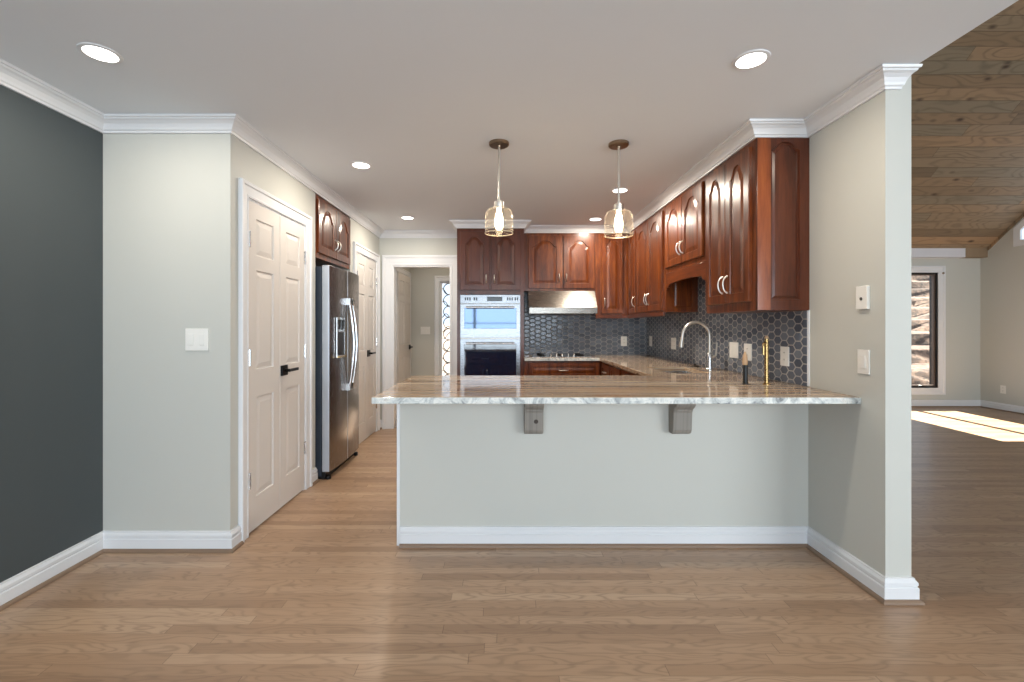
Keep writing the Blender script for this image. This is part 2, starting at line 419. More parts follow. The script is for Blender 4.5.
def cab_door(F, a0, a1, b0, b1, c, parent, arch=.055, handle=None, mat='cherry', st=.055, hl=.11, name='door'):
    d_ = obj(name, panel_slab(F, a0, a1, b0, b1, c, c+.02, [(a0+st, a1-st, b0+st, b1-st)], arch), mat, parent)
    if handle == 'L': bar_pull(F, a0+.028, b0+.12 if b0 > 1 else b1-.12, c+.02, hl, True, d_)
    if handle == 'R': bar_pull(F, a1-.028, b0+.12 if b0 > 1 else b1-.12, c+.02, hl, True, d_)
    if handle == 'C': bar_pull(F, (a0+a1)/2, (b0+b1)/2, c+.02, hl, False, d_)
    return d_

CH = 2.44            # flat ceiling height
XL, XP, XR = -2.28, -1.557, 1.76
YN, YB, YI, YE = 2.58, 5.64, 2.64, 2.105
YH, YG, XG = 7.2, 7.15, 7.47
REAR = -2.6
FXZ = lambda a, b, c: Vector((a, c, b))      # wall in the XZ plane, c = y
FYZ = lambda a, b, c: Vector((c, a, b))      # wall in the YZ plane, c = x
FXY = lambda a, b, c: Vector((a, b, c))

# ---------------------------------------------------------------- room shell
structure('floor', Box(-3.0, XG+.12, REAR-.12, 7.32, -.12, 0), 'floor')
structure('ceiling', grid_slab(FXY, [-3.0, XR, 1.842], [REAR-.12, YE, 7.32], lambda x, y: not (x > XR and y > YE), CH, CH+.14), 'ceil')
structure('wall_left', Box(XL-.12, XL, REAR, YN+.12, 0, CH), 'wall_dark')
structure('wall_nook', Box(XL, XP, YN, YN+.12, 0, CH), 'wall')
D1, D2 = (2.745, 3.535), (4.745, 5.49); NI = (3.735, 4.575)
def pantry_open(y, z):
    return not ((D1[0] < y < D1[1] and z < 2.05) or (D2[0] < y < D2[1] and z < 2.05) or (NI[0] < y < NI[1] and z < 2.365))
structure('wall_pantry', grid_slab(FYZ, [YN+.12, D1[0], D1[1], NI[0], NI[1], D2[0], D2[1], YB], [0, 2.05, 2.365, CH], pantry_open, XP-.12, XP), 'wall')
bm = bmesh.new(); box(bm, -2.42, -2.34, NI[0]-.06, NI[1]+.06, 0, CH); box(bm, -2.34, XP-.12, NI[0]-.06, NI[0], 0, CH); box(bm, -2.34, XP-.12, NI[1], NI[1]+.06, 0, CH)
structure('wall_alcove', bm, 'wall')
DW = (-1.391, -.672)
structure('wall_back', grid_slab(FXZ, [-2.34, DW[0], DW[1], XR], [0, 2.02, CH], lambda x, z: not (DW[0] < x < DW[1] and z < 2.02), YB, YB+.12), 'wall')
structure('wall_right', Box(XR, XR+.12, YE, YG+.12, 0, 6.6), 'wall')
structure('wall_header', Box(XR+.002, 1.84, REAR, YE-.001, CH+.14, 6.6), 'wall')
SL = (-1.03, -.74)
structure('wall_hall_left', Box(-1.62, -1.5, YB+.12, YH, 0, CH), 'wall')
structure('wall_hall_right', Box(.5, .62, YB+.12, YH, 0, CH), 'wall')
structure('wall_hall_back', grid_slab(FXZ, [-1.62, SL[0], SL[1], XR], [0, .22, 1.98, CH], lambda x, z: not (SL[0] < x < SL[1] and .22 < z < 1.98), YH, YH+.12), 'wall')
WN = (5.56, 6.80, .30, 2.11)
structure('wall_far', grid_slab(FXZ, [XR+.12, WN[0], WN[1], XG+.12], [0, WN[2], WN[3], 2.46], lambda x, z: not (WN[0] < x < WN[1] and WN[2] < z < WN[3]), YG, YG+.12), 'wall')
RW1 = (-2.1, 1.65, .12, 2.2); RW2 = (2.8, 6.7, .5, 2.9)
def rear_open(x, z): return not any(a < x < b and c < z < d_ for a, b, c, d_ in (RW1, RW2))
structure('wall_rear', grid_slab(FXZ, [XL-.12, RW1[0], RW1[1], RW2[0], RW2[1], XG+.12], [0, .12, .5, 2.2, CH, 2.9, 6.6], lambda x, z: rear_open(x, z) and not (x < 1.6 and z > CH), REAR-.12, REAR), 'wall')
# gable wall with the trapezoid clerestory
bm = bmesh.new(); Gz = 6.6
cy0, cy1, cz0 = 5.2, 6.585, 2.52; slope = .85
zt = lambda y: 2.66 + slope*(6.585-y)
hw1, hz0 = cy1+.075, cz0-.06; zw = lambda y: zt(y)+.075
for poly in ([(hw1, 0), (YG+.12, 0), (YG+.12, Gz), (hw1, Gz)], [(REAR-.12, 0), (cy0-.06, 0), (cy0-.06, Gz), (REAR-.12, Gz)],
             [(cy0-.06, 0), (hw1, 0), (hw1, hz0), (cy0-.06, hz0)], [(hw1, zw(hw1)), (hw1, Gz), (cy0-.06, Gz), (cy0-.06, zw(cy0-.06))]):
    prism(bm, FYZ, poly, XG, XG+.05)
structure('wall_gable', bm, 'wall')
vz = lambda y: 2.475 + slope*(7.04-y)
yr = 2.275; zr = vz(yr)
structure('ceiling_vault', prism(bmesh.new(), lambda a, b, c: Vector((c, a, b)), [(YG+.14, vz(YG+.14)), (YG+.14, vz(YG+.14)+.2), (yr, zr+.2), (2*yr-YG-.14, vz(YG+.14)+.2), (2*yr-YG-.14, vz(YG+.14)), (yr, zr)], 1.842, XG+.14), 'pine')
# beam on the far wall and thin pine board along the gable
r_ = thing('ceiling_beam', 'weathered pine beam along the foot of the wooden vault, above the casement window', 'beam', (5, YG-.11, 2.335))
obj('timber', Box(7.13, XG, YG-.11, YG, 2.335, 2.49), 'pine', r_)
obj('pale_board', Box(1.89, 7.125, YG-.11, YG, 2.335, 2.49), 'pale_wood', r_, label='pale stretch of the beam')
bm = bmesh.new(); prism(bm, FYZ, [(YG-.12, vz(YG-.12)-.045), (YG-.12, vz(YG-.12)), (yr, zr), (yr, zr-.045)], XG-.02, XG)
structure('trim_1', bm, 'pine')

# half wall under the counter
IX0 = -.627
structure('wall_peninsula', Box(IX0+.018, XR, YI, YI+.10, 0, .884), 'wall')
structure('trim_2', Box(IX0, IX0+.018, YI-.008, YI+.115, 0, .884), 'trim', bev=.002)

# ------------------------------------------------------------ mouldings
pc = [(0, -.078), (.012, -.078), (.014, -.068), (.021, -.063), (.025, -.052), (.034, -.036), (.048, -.025), (.060, -.020), (.064, -.013), (.072, -.012), (.075, -.001), (0, -.001)]
crown = [(d_*1.07, CH+h) for d_, h in pc]
path = [(XL, REAR), (XL, YN), (XP, YN), (XP, YB), (-.536, YB), (-.536, 5.08), (.212, 5.08), (.212, 5.34), (1.456, 5.34), (1.456, YI), (XR, YI), (XR, YE), (1.835, YE)]
cb = sweep(path, crown, FXY, 1)
for v in cb.verts:
    if abs(v.co.x-1.835) < 1e-4 and v.co.y < YE+.01: v.co.x = 1.818+(YE-v.co.y)/.08*.042
structure('trim_3', cb, 'trim')
pb = [(0, 0), (.018, 0), (.018, .068), (.013, .073), (.016, .080), (.016, .092), (.008, .104), (.008, .110), (0, .112)]
def baseboard(name, path, h=1.0): 
    structure(name, sweep(path, [(a*1.1, b*h) for a, b in pb], FXY, 1), 'trim')
sh = [(.0185, .0005), (.034, .0005), (.032, .010), (.026, .017), (.0185, .019)]
def shoe(name, path, mat='shoe'): structure(name, sweep(path, sh, FXY, 1), mat)
CW = .088   # casing width
runs = {'left': [(XL, REAR), (XL, YN), (XP, YN), (XP, D1[0]-CW)], 'pantry': [(XP, D1[1]+CW), (XP, NI[0])],
        'peninsula': [(IX0+.02, YI), (XR, YI), (XR, YE), (XR+.12, YE), (XR+.12, YG-.001), (WN[0], YG-.001), (XG, YG-.001), (XG, REAR)],
        'corner': [(XP, D2[1]+CW), (XP, YB), (DW[0]-.13, YB)], 'hall': [(-1.5, 7.12), (-1.5, YH), (SL[0]-.09, YH)]}
for k, p_ in runs.items():
    baseboard('baseboard_'+k, p_); shoe('shoe_'+'moulding', p_)
for o in C.objects:
    if o.name.startswith('shoe_'): o.name = 'trim_10'; 

def casing(name, F, a0, a1, top, width=CW, bottom=0.0, closed=False, th=.02, side=-1):
    """moulded casing around an opening; F(a, b, c) with c out of the wall"""
    pr = [(0, 0), (0, th*.6), (width*.12, th*.75), (width*.18, th*.55), (width*.7, th*.75), (width*.76, th*1.2), (width*.95, th*1.3), (width, th*1.1), (width, 0)]
    path = [(a0, bottom), (a0, top), (a1, top), (a1, bottom)]
    return sweep(path, pr, F, side, closed)
FL = frame((XP, 0, 0), (0, 1, 0), (1, 0, 0))           # pantry wall, u = y
FB = frame((0, YB, 0), (1, 0, 0), (0, -1, 0))          # back wall, u = x
structure('trim_4', casing('c', FL, D1[0], D1[1], 2.05), 'trim')
structure('trim_5', casing('c', FL, D2[0], D2[1], 2.05), 'trim')
structure('trim_6', casing('c', FB, DW[0], DW[1], 2.02, .128), 'trim')
bm = bmesh.new()
box(bm, DW[0]-.001, DW[0]+.015, YB, YB+.12, 0, 2.02); box(bm, DW[1]-.015, DW[1]+.001, YB, YB+.12, 0, 2.02); box(bm, DW[0]+.015, DW[1]-.015, YB, YB+.12, 2.005, 2.02)
structure('trim_7', bm, 'trim')
FH = frame((0, YH, 0), (1, 0, 0), (0, -1, 0))
structure('trim_8', casing('c', FH, SL[0], SL[1], 1.98, .085, .22, True), 'trim')
structure('trim_9', Box(XR-.006, XR+.0005, YI-.012, YI+.002, .924, 1.365), 'trim')     # white edge strip of the tile

# ------------------------------------------------------------ interior doors
def lever(F, u, v, c, parent, direction=1, mat='black_metal'):
    h = obj('door_handle', fbox(bmesh.new(), F, u-.042, u+.042, v-.036, v+.036, c, c+.014), mat, parent, bev=.003)
    bm = tube(bmesh.new(), [F(u, v, c+.008), F(u, v, c+.048)], .011, 12)
    fbox(bm, F, min(u-.010*direction, u+.125*direction), max(u-.010*direction, u+.125*direction), v-.010, v+.010, c+.040, c+.053)
    obj('lever', bm, mat, h, bev=.002)
    return h
def double_door(nm, F, y0, y1, rec):
    mid = (y0+y1)/2; g = .004
    rows = [(.21, .83), (1.0, 1.62), (1.71, 1.94)]
    root = None
    for i, (a, b) in enumerate(((y0+.012, mid-g/2), (mid+g/2, y1-.012))):
        pn = [(a+.085, b-.085, q0, q1) for q0, q1 in rows]
        bm = panel_slab(F, a+.003, b-.003, .014, 2.034, -rec-.034, -rec, pn, 0, .009, .030)
        if root is None: root = structure(nm, bm, 'door')
        else: lf = obj('door_leaf', bm, 'door', root)
    bm = bmesh.new()
    fbox(bm, F, y0, y0+.011, 0, 2.05, -.12, .0); fbox(bm, F, y1-.011, y1, 0, 2.05, -.12, .0); fbox(bm, F, y0+.011, y1-.011, 2.038, 2.05, -.12, .0)
    obj('jamb', bm, 'trim', root)
    lever(F, mid+.047, .962, -rec, lf, 1)
    lever(F, mid+.045-.09+.0, .955, -rec, root, -1) if False else None
    for yy in (y0+.012, y1-.012):
        for zz in (.33, 1.08, 1.80):
            bm = fbox(bmesh.new(), F, yy-.012, yy+.012, zz-.045, zz+.045, -rec-.001, -rec+.004)
            tube(bm, [F(yy, zz-.05, -rec+.007), F(yy, zz+.05, -rec+.007)], .006, 8)
            obj('hinge', bm, 'steel_bright', root)
    return root
double_door('door_1', FL, D1[0], D1[1], -.004)
double_door('door_2', FL, D2[0], D2[1], -.004)
# hall door, six panels, on the hall's left wall
FHL = frame((-1.5, 0, 0), (0, 1, 0), (1, 0, 0))
pn = [(a, b, q0, q1) for a, b in ((6.38, 6.64), (6.74, 7.0)) for q0, q1 in [(.21, .83), (1.0, 1.62), (1.71, 1.92)]]
hd = structure('door_3', panel_slab(FHL, 6.28, 7.07, .012, 2.02, .002, .03, pn, 0, .008, .03), 'door')
lever(FHL, 6.99, .95, .03, hd, -1)
structure('trim_11', casing('c', FHL, 6.27, 7.08, 2.035, .07), 'trim')

# ------------------------------------------------------------ sidelight with leaded glass
bm = bmesh.new(); 
fbox(bm, FH, SL[0], SL[0]+.03, .22, 1.98, -.08, -.03); fbox(bm, FH, SL[1]-.03, SL[1], .22, 1.98, -.08, -.03)
fbox(bm, FH, SL[0]+.03, SL[1]-.03, .22, .25, -.08, -.03); fbox(bm, FH, SL[0]+.03, SL[1]-.03, 1.95, 1.98, -.08, -.03)
wd = structure('window_3', bm, 'trim')
obj('pane', fbox(bmesh.new(), FH, SL[0]+.03, SL[1]-.03, .25, 1.95, -.058, -.052), 'clear', wd)
bm = bmesh.new()
for k in range(9):
    z0 = .32+k*.18; x0 = SL[0]+.035; x1 = SL[1]-.035; xm = (x0+x1)/2
    s = 1 if k % 2 else -1
    pts = [FH(xm+s*.095*math.cos(q*PI/8), z0+.1+.09*math.sin(q*PI/8), -.05) for q in range(0, 17)]
    tube(bm, pts, .008, 6)
    pts = [FH(x0+(x1-x0)*q/8, z0+.05*math.sin(q*.9+k)+.02*k % .1, -.048) for q in range(9)]
    tube(bm, pts, .007, 6)
obj('lead_came', bm, 'lead', wd, smooth=True)

# ------------------------------------------------------------ great room casement window
FG = frame((0, YG, 0), (1, 0, 0), (0, -1, 0))
bm = casing('c', FG, WN[0], WN[1], WN[3], .105, WN[2], True, .02)
structure('trim_12', bm, 'trim')
bm = bmesh.new(); a, b, c_, d_ = WN
fbox(bm, FG, a, a+.02, c_, d_, -.12, 0); fbox(bm, FG, b-.02, b, c_, d_, -.12, 0); fbox(bm, FG, a+.02, b-.02, c_, c_+.02, -.12, 0); fbox(bm, FG, a+.02, b-.02, d_-.02, d_, -.12, 0)
wd = structure('window_1', bm, 'black')
mx = 6.21
fr = bmesh.new()
for (p0, p1) in ((a+.02, mx-.022), (mx+.022, b-.02)):
    fbox(fr, FG, p0, p0+.022, c_+.02, d_-.02, -.06, -.02); fbox(fr, FG, p1-.022, p1, c_+.02, d_-.02, -.06, -.02)
    fbox(fr, FG, p0+.022, p1-.022, c_+.02, c_+.04, -.06, -.02); fbox(fr, FG, p0+.022, p1-.022, d_-.04, d_-.02, -.06, -.02)
obj('window_frame', fr, 'sash', wd)
obj('mullion', fbox(bmesh.new(), FG, mx-.0215, mx+.0215, c_+.02, d_-.02, -.11, -.005), 'black', wd)
for (p0, p1) in ((a+.04, mx-.042), (mx+.042, b-.04)):
    obj('pane', fbox(bmesh.new(), FG, p0, p1, c_+.045, d_-.045, -.045, -.040), 'clear', wd)
bm = tube(bmesh.new(), [FG(6.52, .335, -.02), FG(6.52, .335, .02), FG(6.58, .31, .035), FG(6.66, .315, .04)], .009, 8)
obj('crank_handle', bm, 'black', wd, smooth=True)
obj('latch', lathe(bmesh.new(), FG(6.865, 2.10, .021), [(.016, 0), (.016, .006), (.009, .010), (.009, .02)], 14, (0, -1, 0)), 'bronze', wd)
# clerestory
FE = frame((XG, 0, 0), (0, 1, 0), (-1, 0, 0))
poly = [(cy0, cz0), (cy0, zt(cy0)), (cy1, zt(cy1)), (cy1, cz0)]
wd = structure('window_2', sweep(poly, [(0, -.012), (0, .016), (.085, .02), (.085, .0005), (.02, -.012)] , FE, -1, True), 'trim')
obj('pane', prism(bmesh.new(), FE, poly, -.009, -.005), 'clear', wd)
# rear windows behind the camera, invented to supply daylight and oven reflections
def added_rear_window(nm, R, nx, rail=None):
    a, b, c_, d_ = R; bm = bmesh.new(); y0, y1 = REAR-.09, REAR-.02
    def bx(x0, x1, z0, z1): box(bm, x0, x1, y0, y1, z0, z1)
    bx(a, a+.05, c_, d_); bx(b-.05, b, c_, d_); bx(a+.05, b-.05, c_, c_+.05); bx(a+.05, b-.05, d_-.05, d_)
    for k in range(1, nx):
        x = a+(b-a)*k/nx; bx(x-.035, x+.035, c_+.05, d_-.05)
    o = structure(nm, bm, 'trim')
    if rail:
        q = bmesh.new(); box(q, a+.05, b-.05, REAR-.07, REAR-.045, rail-.012, rail+.012); obj('added_muntin', q, 'trim', o)
    obj('pane', Box(a+.05, b-.05, REAR-.06, REAR-.055, c_+.05, d_-.05), 'clear', o)  # pane of the added rear window
    FR = frame((0, REAR, 0), (1, 0, 0), (0, 1, 0))
    obj('added_window_casing', casing('c', FR, a, b, d_, .09, c_, True), 'trim', o)
added_rear_window('added_window_4', RW1, 3, 1.35); added_rear_window('added_window_5', RW2, 3, 2.1)

# ------------------------------------------------------------ backsplash
z0s = .9215
structure('trim_13', Box(XR-.008, XR, YI+.002, YB-.001, z0s, 1.80), 'hex_side')
structure('trim_14', Box(.215, XR-.0085, YB-.008, YB, z0s, 1.72), 'hex_back')

# ------------------------------------------------------------ countertop
CT0, CT1 = .886, .920
px0, px1 = -.66, XR-.001; py0, py1 = 2.246, 3.24
rx = 1.045; by = 5.02
SK = (1.22, 1.54, 3.41, 3.90)
def cin(x, y):
    if SK[0] < x < SK[1] and SK[2] < y < SK[3]: return False
    if y < py1: return True
    if x > rx: return True
    return y > by and x > .215
ct = grid_slab(FXY, [px0, .215, rx, SK[0], SK[1], XR-.0005], [py0, py1, SK[2], SK[3], by, YB-.0085], cin, CT0, CT1, 1)
# keep clear of tile on the kitchen side wall
for f in ct.faces:
    f.normal_update(); c__ = f.calc_center_median()
    if f.material_index == 1 and not (abs(f.normal.y) > .9 and (c__.y < py0+.01 or abs(c__.y-by) < .01)) and c__.x > px0+.01: f.material_index = 0
o = obj('countertop', ct, ('stone', 'stone_edge_lit'), None, bev=.004)
tag(o, 'brown veined stone countertop with window light painted into its pale edge, overhanging the half wall', 'countertop')

# ------------------------------------------------------------ corbels
def corbel(x0, label, knot=None):
    r = thing('corbel', label, 'corbel', (x0+.055, YI, .657), 'grey wooden corbels under the countertop')
    w_ = .108; z1, zb = .884, .657
    prof = [(0, z1), (.128, z1), (.132, z1-.030), (.128, z1-.052), (.112, z1-.068), (.092, z1-.080), (.080, z1-.100), (.072, zb+.028), (.062, zb+.008), (.045, zb), (0, zb)]
    bm = prism(bmesh.new(), lambda a, b, c: Vector((c, YI-.001-a, b)), prof, x0, x0+w_)
    obj('bracket', bm, 'greywood', r, bev=.006)
    cap = Box(x0+.012, x0+w_-.012, YI-.094, YI-.08, z1-.088, z1-.08)
    obj('moulded_ridge', cap, 'greywood', r, bev=.002)
    if knot:
        kk = lathe(bmesh.new(), (x0+.066, YI-.070, .733), [(.014, 0), (.012, .0095)], 14, (0, -1, .08))
        obj('knot', kk, 'knot', r, label='dark knot in the wood')
corbel(.109, 'grey wooden corbel with a dark knot, under the counter overhang below the ovens', True)
corbel(.948, 'plain grey wooden corbel under the counter overhang, the one nearer the switch wall')

# ------------------------------------------------------------ upper cabinets
FR_ = frame((1.456, 0, 0), (0, 1, 0), (-1, 0, 0))        # right run faces
FK = frame((0, 5.34, 0), (1, 0, 0), (0, -1, 0))          # back run faces
ZT = 2.361; ZBt = 1.362
XW = XR-.0095
r = thing('wall_cabinet', 'tall cherry wall cabinet nearest the room, with an arched panel on its end', 'cabinet', (1.6, 2.96, ZBt), 'cherry wall cabinets on the tiled sink wall')
bm = Box(1.456, XW+.009, YI+.001, 3.285, ZBt, ZT)
obj('body', bm, 'cherry', r)
cab_door(FR_, 2.685, 2.965, 1.42, 2.325, .0005, r, .07, 'R'); cab_door(FR_, 2.975, 3.255, 1.42, 2.325, .0005, r, .07, 'L')
FS = frame((0, YI, 0), (1, 0, 0), (0, -1, 0))
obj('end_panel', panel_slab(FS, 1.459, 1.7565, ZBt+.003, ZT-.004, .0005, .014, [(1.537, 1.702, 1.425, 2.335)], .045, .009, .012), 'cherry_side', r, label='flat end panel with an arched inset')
obj('end_stile', Box(1.4565, 1.532, YI-.017, YI-.0145, ZBt+.003, ZT-.004), 'cherry_stile', r, label='lighter wooden stile')

r = thing('sink_cabinet', 'short cherry wall cabinet above the sink with a scalloped valance board', 'cabinet', (1.6, 3.71, 1.745), 'cherry wall cabinets on the tiled sink wall')
obj('body', Box(1.456, XW, 3.287, 4.118, 1.745, ZT), 'cherry', r)
cab_door(FR_, 3.325, 3.70, 1.79, 2.325, .0005, r, .07, 'R', hl=.1); cab_door(FR_, 3.71, 4.085, 1.79, 2.325, .0005, r, .07, 'L', hl=.1)
vp = [(3.287, 1.744), (3.287, 1.60), (3.31, 1.60), (3.33, 1.615), (3.36, 1.615), (3.375, 1.642)] 
for k in range(1, 12): vp.append((3.375+(4.04-3.375)*k/12, 1.642+.012*math.sin(PI*k/12)))
vp += [(4.04, 1.642), (4.055, 1.615), (4.085, 1.615), (4.100, 1.60), (4.118, 1.60), (4.118, 1.744)]
obj('valance', prism(bmesh.new(), FR_, vp, -.02, 0), 'cherry_rail', r, bev=.002)

r = thing('corner_cabinet', 'tall cherry corner wall cabinet with four narrow arched doors beside the range hood', 'cabinet', (1.5, 5.0, ZBt))
bm = bmesh.new()
pl = [(1.456, 4.13), (XW, 4.13), (XW, YB-.0095), (1.062, YB-.0095), (1.062, 5.34), (1.456, 5.34)]
prism(bm, FXY, pl, 1.40, ZT)
obj('body', bm, 'cherry', r)
bm = sweep([(1.062, 5.60), (1.062, 5.335), (1.451, 5.335), (1.451, 4.13)], [(0, 1.3995), (.012, 1.3995), (.012, 1.385), (.004, 1.378), (.004, ZBt), (-.016, ZBt), (-.016, 1.3995)], FXY, -1) if False else bmesh.new()
box(bm, 1.062, 1.456, 5.325, 5.345, ZBt, 1.3995); box(bm, 1.436, 1.456, 4.13, 5.325, ZBt, 1.3995)
obj('light_rail', bm, 'cherry_rail', r, bev=.004)
cab_door(FR_, 4.175, 4.575, 1.42, 2.325, .0005, r, .07, 'R'); cab_door(FR_, 4.585, 4.985, 1.42, 2.325, .0005, r, .07, 'L')
cab_door(FR_, 5.02, 5.295, 1.42, 2.325, .0005, r, .06, 'L', st=.045)
cab_door(FK, 1.135, 1.375, 1.42, 2.325, .0005, r, .05, 'L', st=.048)
FSC = frame((0, 4.13, 0), (1, 0, 0), (0, -1, 0))
obj('end_panel', panel_slab(FSC, 1.46, 1.745, ZBt+.04, 1.74, .0003, .008, [(1.53, 1.70, 1.44, 1.70)], 0, .006, .014), 'cherry', r)

r = thing('hood_cabinet', 'cherry wall cabinet with two arched doors above the steel range hood', 'cabinet', (.64, 5.48, 1.68))
obj('body', Box(.2135, 1.060, 5.34, YB-.0095, 1.683, ZT), 'cherry', r)
cab_door(FK, .275, .66, 1.715, 2.325, .0005, r, .07, 'R', hl=.09); cab_door(FK, .69, 1.04, 1.715, 2.325, .0005, r, .07, 'L', hl=.09)

# oven tower
YO = 5.08
FO = frame((0, YO, 0), (1, 0, 0), (0, -1, 0))
r = thing('oven_cabinet', 'full height cherry oven tower with two arched doors over the double oven', 'cabinet', (-.16, 5.36, 0))
bm = bmesh.new()
box(bm, -.536, -.499, YO, YB-.0095, 0, ZT); box(bm, .172, .2115, YO, YB-.0095, 0, ZT)
box(bm, -.499, .172, YO, YB-.0095, 1.625, ZT); box(bm, -.499, .172, YO, YB-.0095, .10, .36); box(bm, -.499, .172, YO+.07, YB-.0095, 0, .10)
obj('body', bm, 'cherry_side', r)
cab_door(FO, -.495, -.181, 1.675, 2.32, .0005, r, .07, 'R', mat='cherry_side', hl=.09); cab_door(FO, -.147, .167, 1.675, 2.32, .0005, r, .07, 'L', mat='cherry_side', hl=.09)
cab_door(FO, -.49, .165, .13, .34, .0005, r, 0, 'C', name='drawer')

r = thing('double_oven', 'stainless double wall oven with mirrored window, built into the cherry tower', 'oven', (-.163, 5.3, .37))
obj('body', Box(-.494, .167, YO+.004, YB-.06, .366, 1.619), 'steel', r)
obj('control_panel', Box(-.497, .170, YO-.022, YO+.003, 1.522, 1.619), 'oven_steel', r, bev=.002)
C_ = bpy.data.objects
cp = C.objects[-1] if False else None
def sub(name, bm, mat, par, **k): return obj(name, bm, mat, par, **k)
cpn = [o for o in r.children if o.name.startswith('control_panel')][0]
obj('display', Box(-.20, -.03, YO-.024, YO-.0225, 1.548, 1.598), 'display', cpn)
for x_ in (-.44, -.415, -.39, -.34, -.315, .03, .055, .08, .115, .14):
    obj('button', Box(x_-.008, x_+.008, YO-.0245, YO-.0225, 1.556, 1.590), 'display', cpn)
def oven_door(z0, z1, glass, gz0, gz1, hz):
    dm = grid_slab(FXZ, [-.497, -.452, .125, .170], [z0, gz0, gz1, z1], lambda x, z: not (-.452 < x < .125 and gz0 < z < gz1), YO-.026, YO+.003)
    d_ = obj('door', dm, 'oven_steel', r, bev=.002)
    obj('window_glass', Box(-.452, .125, YO-.022, YO-.004, gz0, gz1), glass, d_)
    bm = tube(bmesh.new(), [(-.43, YO-.07, hz), (.103, YO-.07, hz)], .012, 12)
    for x_ in (-.40, .073): tube(bm, [(x_, YO-.07, hz), (x_, YO-.024, hz)], .009, 8)
    obj('handle', bm, 'steel_bright', d_, smooth=True)
oven_door(1.142, 1.515, 'mirror_glass', 1.245, 1.47, 1.478)
oven_door(.375, 1.128, 'oven_glass', .44, 1.07, 1.082)

# fridge wall cabinet
FLc = frame((XP, 0, 0), (0, 1, 0), (1, 0, 0))
r = thing('fridge_cabinet', 'small cherry wall cabinet with two arched doors above the refrigerator', 'cabinet', (XP-.2, 4.155, 1.84))
obj('body', Box(XP-.55, XP-.004, 3.74, 4.570, 1.84, 2.361), 'cherry', r)
cab_door(FLc, 3.775, 4.150, 1.885, 2.325, -.0035, r, .09, 'R', hl=.09); cab_door(FLc, 4.160, 4.535, 1.885, 2.325, -.0035, r, .09, 'L', hl=.09)

# ------------------------------------------------------------ refrigerator
r = thing('refrigerator', 'stainless side by side refrigerator with ice dispenser in the wall alcove', 'refrigerator', (-1.85, 4.135, 0))
obj('body', Box(-2.27, -1.515, 3.755, 4.515, .03, 1.765), 'navy', r, bev=.004, label='dark slate side and back')
obj('toe_grille', Box(-1.62, -1.485, 3.765, 4.505, .005, .062), 'black', r)
for y_ in (3.79, 4.48): obj('foot', lathe(bmesh.new(), (-1.47, y_, 0), [(.02, 0), (.02, .03), (.012, .032)], 14), 'black', r)
def fridge_door(y0, y1, disp=None):
    n = 10; poly = [(-1.51, y0), (-1.51, y1)]
    yc, hw = 4.135, .38
    front = []
    for k in range(n+1):
        y = y1+(y0-y1)*k/n; s = (y-yc)/hw
        front.append((-1.428-.022*s*s, y))
    poly = [(-1.511, y0), (-1.511, y1)]+front
    bm = prism(bmesh.new(), FXY, poly, .066, 1.775)
    for f in bm.faces:
        f.normal_update()
        if abs(f.normal.y) > .8: f.material_index = 1
    d_ = obj('door', bm, ('steel_lo', 'edge_highlight'), r, bev=.005)
    return d_
dA = fridge_door(3.755, 4.131); dB = fridge_door(4.139, 4.515)
FF = frame((-1.43, 0, 0), (0, 1, 0), (1, 0, 0))
bm = grid_slab(lambda a, b, c: Vector((c, a, b)), [3.86, 3.875, 4.045, 4.06], [1.0, 1.02, 1.22, 1.235, 1.33, 1.345], lambda a, b: not (3.875 < a < 4.045 and (1.02 < b < 1.22)), -1.433, -1.424)
dsp = obj('ice_dispenser', bm, 'steel_bright', dA, bev=.001)
obj('dispenser_recess', Box(-1.4335, -1.4275, 3.875, 4.045, 1.02, 1.22), 'black', dsp) if False else None
bm = bmesh.new(); box(bm, -1.4345, -1.428, 3.8755, 4.0445, 1.0205, 1.2195)
obj('dispenser_recess', bm, 'black', dA)
obj('dispenser_panel', Box(-1.4235, -1.422, 3.885, 4.035, 1.24, 1.325), 'display', dA)
obj('drip_tray', Box(-1.424, -1.402, 3.87, 4.05, 1.002, 1.014), 'brass', dA)
for yy, dr in ((4.095, dA), (4.175, dB)):
    pts = []
    for k in range(17):
        s = k/16; z = .725+s*(1.49-.725); h = .030+.040*math.sin(PI*s)
        pts.append((-1.43+h, yy, z))
    bm = tube(bmesh.new(), pts, .013, 10)
    for z in (.725, 1.49): box(bm, -1.431, -1.388, yy-.017, yy+.017, z-.03, z+.03)
    obj('handle', bm, 'steel_bright', dr, smooth=True)

# ------------------------------------------------------------ range hood
r = thing('range_hood', 'stainless range hood with a sloped front, under the cherry cabinet', 'range hood', (.655, 5.4, 1.41))
hx0, hx1 = .272, 1.044
bm = bmesh.new()
prism(bm, FYZ, [(YB-.0095, 1.482), (5.135, 1.482), (5.30, 1.681), (YB-.0095, 1.681)], hx0, hx1)
obj('canopy', bm, 'steel', r)
obj('lower_band', Box(hx0, hx1, 5.125, YB-.0095, 1.412, 1.4815), 'steel', r, bev=.003)
obj('filter', Box(hx0+.05, hx1-.05, 5.20, 5.55, 1.405, 1.4115), 'slot', r)

